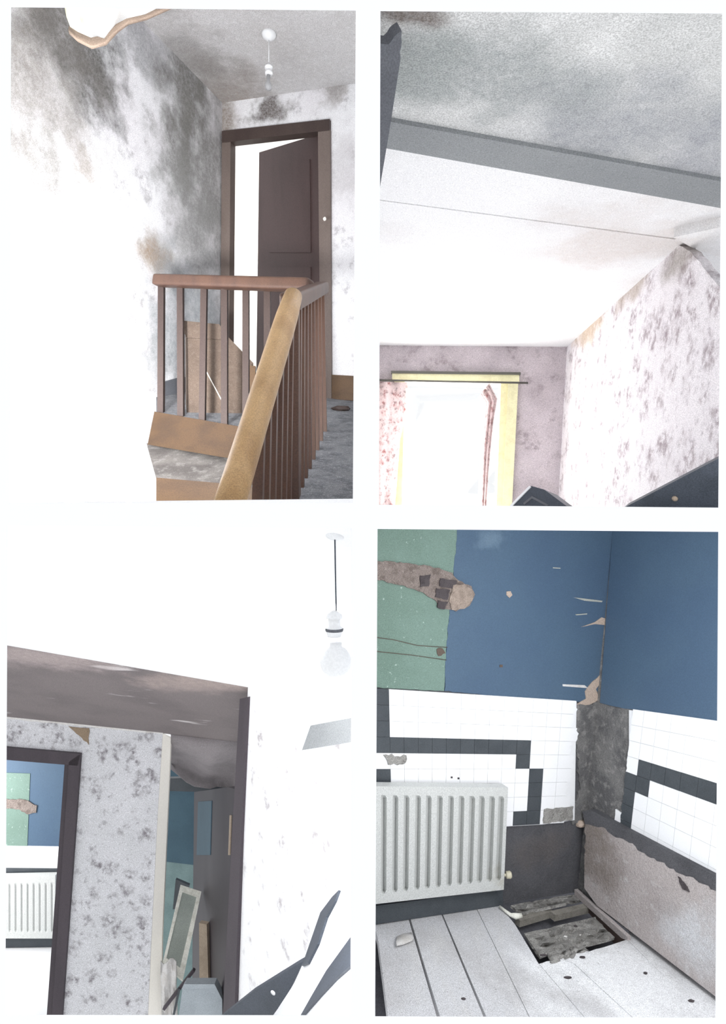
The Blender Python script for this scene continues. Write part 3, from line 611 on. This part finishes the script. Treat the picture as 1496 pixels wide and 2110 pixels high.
# ================================================================== ROOM 4: stripped blue room
slA = lambda x: -.043 - .00027*(x-1040)
wa = empty('wall_radiator', A4.hit(980, 1860), 'blue and green painted wall with white tiles behind the ribbed radiator', 'wall', kind='structure')
poly('plaster', A4, [(764, 1069), (1264, 1069), (1190, 1838), (764, 1905)], 'dark_plaster', wa, th=.05)
poly('blue_coat', A4, jag([(944, 1069), (1265, 1069), (1250, 1280), (1236, 1420), (1205, 1447), (1000, 1432), (916, 1424), (920, 1330), (928, 1240), (940, 1130)], 8, 1.3, keep=(0, 1, 2), seed=11), 'blue_paint', wa, off=.006, th=.006)
poly('green_coat', A4, jag([(764, 1069), (944, 1069), (940, 1130), (928, 1240), (920, 1330), (915, 1424), (800, 1418), (764, 1416)], 9, .8, keep=(0, 7), seed=12), 'green_paint', wa, off=.005, th=.005)
ch = poly('mortar_chase', A4, jag([(764, 1154), (850, 1162), (905, 1170), (932, 1180), (945, 1196), (972, 1208), (979, 1225), (968, 1248), (940, 1260), (912, 1254), (896, 1236), (870, 1220), (830, 1206), (764, 1192)], 6, 2, keep=(13,), seed=13), 'chase_mortar', wa, off=.012, th=.01)
poly('pale_mortar', A4, jag([(934, 1206), (958, 1204), (976, 1218), (974, 1236), (958, 1254), (932, 1257), (926, 1240)], 6, 1.5, seed=14), 'pale_mortar', ch, off=.018, th=.01)
for i, q in enumerate(([(866, 1186), (888, 1184), (884, 1208), (866, 1210)], [(908, 1192), (942, 1196), (936, 1214), (906, 1208)], [(900, 1212), (928, 1216), (922, 1236), (897, 1230)], [(903, 1237), (924, 1240), (916, 1256), (902, 1252)])):
    poly('brick', A4, jag(q, 6, 1.4, seed=20+i), 'dark_brick', ch, off=.017, th=.008)
for i, pts in enumerate(([(764, 1312), (810, 1318), (860, 1330), (922, 1334)], [(764, 1341), (850, 1350), (920, 1360)])):
    tube('crack', [A4.hit(x, y, .007) for x, y in pts], .0016, 'crack', wa, sides=6)
poly('crack', A4, jag([(900, 1338), (912, 1336), (918, 1346), (904, 1352)], 4, 2, seed=31), 'crack', wa, off=.008, th=.003)
for i, (q, m_) in enumerate((([(1182, 1231), (1210, 1234), (1242, 1238), (1240, 1241), (1205, 1238)], 'scratch'), ([(1186, 1266), (1210, 1264), (1210, 1266), (1188, 1268)], 'scratch'), ([(1198, 1292), (1226, 1282), (1240, 1272), (1252, 1276), (1248, 1288), (1226, 1286)], 'pale_chip'),
        ([(1140, 1169), (1155, 1170), (1155, 1172), (1140, 1171)], 'scratch'), ([(1160, 1410), (1205, 1412), (1212, 1418), (1160, 1414)], 'rag_white'), ([(1044, 1219), (1052, 1218), (1056, 1226), (1050, 1232), (1044, 1226)], 'pale_chip'), ([(1030, 1370), (1036, 1370), (1036, 1375), (1030, 1375)], 'crack'))):
    poly('paint_chip', A4, q, m_, wa, off=.009, th=.003)
poly('corner_chip', A4, jag([(1262, 1150), (1266, 1150), (1258, 1270), (1244, 1400), (1228, 1420), (1236, 1440), (1215, 1452), (1188, 1452), (1208, 1440), (1206, 1425), (1222, 1404), (1238, 1390), (1252, 1270)], 9, 1.2, seed=33), 'pale_chip', wa, off=.010, th=.004)
# stripped corner
poly('stripped_corner', A4, jag([(1188, 1448), (1240, 1448), (1234, 1500), (1222, 1600), (1207, 1700), (1180, 1700), (1182, 1660), (1196, 1620), (1190, 1560), (1180, 1500)], 6, 4, keep=(1, 2, 3), seed=15), 'stripped_grey', wa, off=.008, th=.008)
# white and black tiles
NA = 9
yt = lambda x: 1420 + .063*(x-800); yb = lambda x: 1703 - .055*(x-1045)
def rowy(x, r): return yt(x) + (yb(x)-yt(x))*r/NA
ctile = [764, 803] + [803 + 29.3*k for k in range(1, 14)]
def tileA(x0, x1, r, m_, name='tile', right_j=0, off=.014):
    ym = rowy((x0+x1)/2, r+.5)
    X = lambda x, y: x + slA(x)*(y-1500)
    e = .3; pts = []
    for x, rr, sx, sy in ((x0, r, 1, 1), (x1, r, -1, 1), (x1, r+1, -1, -1), (x0, r+1, 1, -1)):
        y = rowy(x, rr) + sy*e; pts.append((X(x, y)+sx*e, y))
    if right_j: pts = jag(pts, 5, 4, keep=(0, 2, 3), seed=right_j)
    return poly(name, A4, pts, m_, wa, off=off, th=.010)
poly('grout_bed', A4, [(764, 1421), (1188, 1445), (1184, 1690), (1118, 1699), (1046, 1703), (764, 1703)], 'grout', wa, off=.009, th=.008)
blk = {(3, k) for k in range(1, 11)} | {(r, 0) for r in (0, 1, 2, 3, 5)}
for r in range(NA):
    for k in range(len(ctile)-1):
        x0_, x1_ = ctile[k], ctile[k+1]
        if x0_ > 1178: continue
        if r > 7 and x0_ < 1020: continue
        black = (r, k) in blk
        if r == 4 and k == 10: black = True
        if r in (5, 6, 7, 8) and k == 11: black = True
        if r == 8 and k == 10: black = True
        last = x1_ > 1175
        tileA(x0_, x1_ + (random.uniform(-7, 13) if last else 0), r, 'black_tile' if black else 'white_tile', 'black_tile' if black else 'white_tile', 40+r if last else 0)
poly('bare_smear', A4, jag([(790, 1556), (838, 1557), (836, 1572), (800, 1576)], 6, 3, seed=71), 'rubble', wa, off=.018, th=.004)
poly('worn_tile', A4, jag([(1122, 1668), (1182, 1662), (1180, 1690), (1120, 1697)], 6, 1.5, seed=72), 'rubble', wa, off=.018, th=.004)
for x, y in ((931, 1602), (945, 1604), (931, 1617), (947, 1617)):
    poly('screw_hole', A4, [(x-1.8, y-1.8), (x+1.8, y-1.8), (x+1.8, y+1.8), (x-1.8, y+1.8)], 'dark_brick', wa, off=.016, th=.002)
# right hand wall
wb4 = empty('wall_tiled', B4.hit(1330, 1930), 'blue topped wall with white tiles above a dark ledge and pinkish plaster', 'wall', kind='structure')
poly('plaster', B4, [(1264, 1069), (1640, 1069), (1640, 2200), (1475, 2054), (1190, 1838)], 'stripped_grey', wb4, th=.05)
poly('blue_coat', B4, jag([(1264, 1069), (1640, 1069), (1640, 1512), (1478, 1487), (1286, 1460), (1236, 1448)], 9, .9, keep=(0, 1, 5), seed=16), 'blue_paint', wb4, off=.006, th=.006)
NB = 8.25
yt2 = lambda x: 1460 + .136*(x-1280); yb2 = lambda x: 1722 + .574*(x-1280)
def tileB(x0, x1, r, rows, m_, name, j=0):
    X = lambda x, y: x - .115*(y-1600); e = .3; pts = []
    for x, rr, sx, sy in ((x0, r, 1, 1), (x1, r, -1, 1), (x1, r+rows, -1, -1), (x0, r+rows, 1, -1)):
        y = yt2(x) + (yb2(x)-yt2(x))*rr/NB + sy*e; pts.append((X(x, y)+sx*e, y))
    if j: pts = jag(pts, 6, 2, keep=(0, 1, 2), seed=j)
    return poly(name, B4, pts, m_, wb4, off=.014, th=.010)
poly('grout_bed', B4, [(1296, 1463), (1640, 1509), (1640, 1925), (1300, 1735), (1318, 1600), (1296, 1590)], 'grout', wb4, off=.009, th=.008)
cb_ = [1268, 1288, 1312, 1340, 1370, 1403, 1440, 1480, 1524, 1572, 1624]
for r in range(9):
    rows = 1 if r < 8 else .25
    for k in range(len(cb_)-1):
        if k == 0 and r > 2: continue
        if k == 0: continue
        black = (r == 3 and k >= 2) or (k == 1 and r >= 4) or (r == 4 and k == 2)
        tileB(cb_[k], cb_[k+1], r, rows, 'black_tile' if black else 'white_tile', 'black_tile' if black else 'white_tile', 90+r if k == 1 else 0)
poly('white_tile', B4, jag([(1268, 1667), (1286, 1678), (1282, 1698), (1266, 1690)], 8, 1, seed=77), 'white_tile', wb4, off=.012, th=.01)
poly('ledge', B4, [(1200, 1672), (1215, 1668), (1290, 1708), (1400, 1766), (1476, 1806), (1640, 1894), (1640, 1938), (1476, 1846), (1380, 1796), (1300, 1752), (1206, 1702)], 'dark_plaster', wb4, off=.045, th=.045, label='dark grey ledge')
poly('lower_plaster', B4, jag([(1206, 1698), (1240, 1704), (1268, 1726), (1302, 1738), (1312, 1752), (1360, 1776), (1398, 1800), (1420, 1806), (1476, 1838), (1640, 1930), (1640, 2200), (1475, 2054), (1230, 1866), (1204, 1830), (1204, 1760)], 7, 2.4, keep=(8, 9, 10, 11, 12, 13), seed=17), 'pink_plaster', wb4, off=.05, th=.03)
poly('plaster_hole', B4, jag([(1396, 1806), (1408, 1818), (1420, 1838), (1406, 1832)], 5, 2, seed=18), 'dark_brick', wb4, off=.056, th=.008)
lump('loose_plaster', B4.hit(1196, 1696, .03), (.03, .03, .018), 'pale_chip', seed=9, label='pale crumbling plaster lump in the corner on the ledge', cat='plaster')
# floor: boards, hole, skirtings
fl = empty('floor_boards', F4.hit(1050, 1990), 'worn pale floorboards with a broken hole by the corner', 'floor', kind='structure')
G = [((764, 1905), (740, 2110)), ((775, 1925), (800, 2110)), ((843, 1892), (909, 2110)), ((911, 1886), (1006, 2110)), ((982, 1876), (1098, 2110)), ((1046, 1892), (1216, 2110)), ((1180, 1985), (1318, 2110)), ((1292, 1937), (1470, 2110))]
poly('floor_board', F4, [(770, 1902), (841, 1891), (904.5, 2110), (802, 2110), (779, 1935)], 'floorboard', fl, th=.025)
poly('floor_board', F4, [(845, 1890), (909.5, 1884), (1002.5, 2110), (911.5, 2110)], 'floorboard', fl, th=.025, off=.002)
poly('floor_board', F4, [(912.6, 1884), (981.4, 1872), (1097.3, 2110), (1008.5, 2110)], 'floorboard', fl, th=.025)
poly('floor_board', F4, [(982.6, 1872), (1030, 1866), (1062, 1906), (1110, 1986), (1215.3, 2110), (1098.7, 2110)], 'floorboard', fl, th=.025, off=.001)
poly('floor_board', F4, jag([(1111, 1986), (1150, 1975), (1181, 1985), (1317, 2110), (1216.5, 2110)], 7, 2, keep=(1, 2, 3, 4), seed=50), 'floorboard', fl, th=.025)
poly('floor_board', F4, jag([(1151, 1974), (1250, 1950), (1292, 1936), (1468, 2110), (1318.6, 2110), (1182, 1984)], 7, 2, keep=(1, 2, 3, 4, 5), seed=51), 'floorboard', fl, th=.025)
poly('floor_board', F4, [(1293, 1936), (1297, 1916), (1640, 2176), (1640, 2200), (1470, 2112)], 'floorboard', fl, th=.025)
poly('sub_floor', F4, [(764, 1900), (1200, 1835), (1330, 1935), (1480, 2090), (1100, 2110), (740, 2110)], 'void_dark', fl, off=-.09, th=.02)
# broken hole: joists, rubble, splinters
bar('joist', F4.hit(1066, 1900, -.035), F4.hit(1135, 1880, -.035), .03, .03, 'old_timber', fl)
bar('joist', F4.hit(1138, 1888, -.03), F4.hit(1224, 1868, -.03), .032, .03, 'old_timber', fl)
bar('hole_edge_batten', F4.hit(1187, 1838, .004), F4.hit(1296, 1936, .004), .02, .03, 'pink_plaster', fl)
poly('hole_edge_board', Plane(F4.hit(1196, 1845), F4.hit(1290, 1936), F4.hit(1290, 1936)-F4.n*.1), [(1210, 1862), (1292, 1938), (1268, 1948), (1212, 1880)], 'dark_wood', fl, th=.01)
def rub(name, quad, nx, ny, off, amp, seed, label):
    """uneven rubble bed over a pixel quad on the floor"""
    grid = []
    for j in range(ny+1):
        row = []
        for i in range(nx+1):
            u, v = i/nx, j/ny
            x = (quad[0][0]*(1-u)+quad[1][0]*u)*(1-v) + (quad[3][0]*(1-u)+quad[2][0]*u)*v
            y = (quad[0][1]*(1-u)+quad[1][1]*u)*(1-v) + (quad[3][1]*(1-u)+quad[2][1]*u)*v
            row.append(F4.hit(x, y, off + amp*noise.noise(V3((i*.9+seed, j*.9, seed)))))
        grid.append(row)
    o = sheet(name, grid, .012, 'rubble', label=label, cat='rubble'); o['kind'] = 'stuff'
    for p in o.data.polygons: p.use_smooth = False
    return o
rub('rubble_bed', [(1052, 1868), (1190, 1842), (1218, 1852), (1072, 1884)], 14, 4, -.02, .03, 1, 'dusty rubble strip along the wall inside the floor hole')
rub('rubble_bed', [(1080, 1926), (1226, 1892), (1266, 1934), (1112, 1974)], 14, 8, -.03, .03, 5, 'dusty rubble filling the middle of the floor hole')
rub('rubble_bed', [(1128, 1966), (1196, 1950), (1212, 1958), (1136, 1988)], 10, 4, .0, .03, 8, 'dusty rubble heap spilling over the edge of the floor hole')
frs = [(1165, 1930, 'rag_white', 'small white flake lying on the rubble in the floor hole'), (1192, 1926, 'rag_white', 'small white flake near the end of the floor hole'), (1120, 1968, 'dark_brick', 'dark splinter at the near edge of the floor hole'),
       (1186, 1908, 'dark_brick', 'dark broken splinter in the middle of the rubble'), (1200, 1972, 'dark_brick', 'small dark chip beside the spilled rubble'), (1170, 2014, 'dark_brick', 'dark speck of grit on the bright boards'), (1330, 2005, 'dark_brick', 'dark grit lump on the bright boards by the plaster wall'),
       (1424, 2062, 'dark_brick', 'dark grit lump near the foot of the plaster wall'), (1206, 1864, 'dark_brick', 'dark splinter by the wall in the floor hole'), (955, 2058, 'dark_brick', 'dark knot of grit on the middle floorboard')]
for i, (x, y, m_, lab) in enumerate(frs):
    lump('fragment', F4.hit(x, y, -.02 if y < 1960 and i not in (6,) else .004), (.009+.004*(i % 3), .005, .004), m_, seed=i+20, label=lab, cat='fragment', group='fragments around the floor hole')
grid = [[F4.hit(x, y, .012 + .006*math.sin(i*2.1+j)) for i, (x, y) in enumerate(r)] for j, r in enumerate(([(818, 1930), (832, 1924), (848, 1922)], [(816, 1942), (834, 1936), (852, 1932)], [(818, 1949), (832, 1946), (850, 1938)]))]
sheet('paper_scrap', grid, .003, 'rag_white', label='white torn paper scrap on the left floorboards', cat='paper')
c0 = [F4.hit(x, y, .012) for x, y in ((1030, 1868), (1040, 1876), (1052, 1885), (1062, 1888), (1074, 1887))]
tube('white_strip', c0, [.006, .006, .008, .014, .011], 'pale_frame', sides=8, label='pale bone shaped strip at the edge of the floor hole', cat='strip')
poly('baseboard_radiator', A4, [(764, 1868), (1036, 1832), (1037, 1866), (764, 1906)], 'black_tile', off=.025, th=.02, label='black skirting board under the ribbed radiator', cat='skirting', **st)
radiator(A4, .075, 772, 1047, lambda x: 1620+.01*(x-764), lambda x: 1864-.108*(x-764), 12, 'radiator', 'large white ribbed panel radiator under the tiles beside the floor hole',
         ribs=[791, 815, 838, 862, 884, 907, 930, 952, 974, 994, 1015, 1034], depth=.026, margin=(18, 20), valve=(1044, 1803))
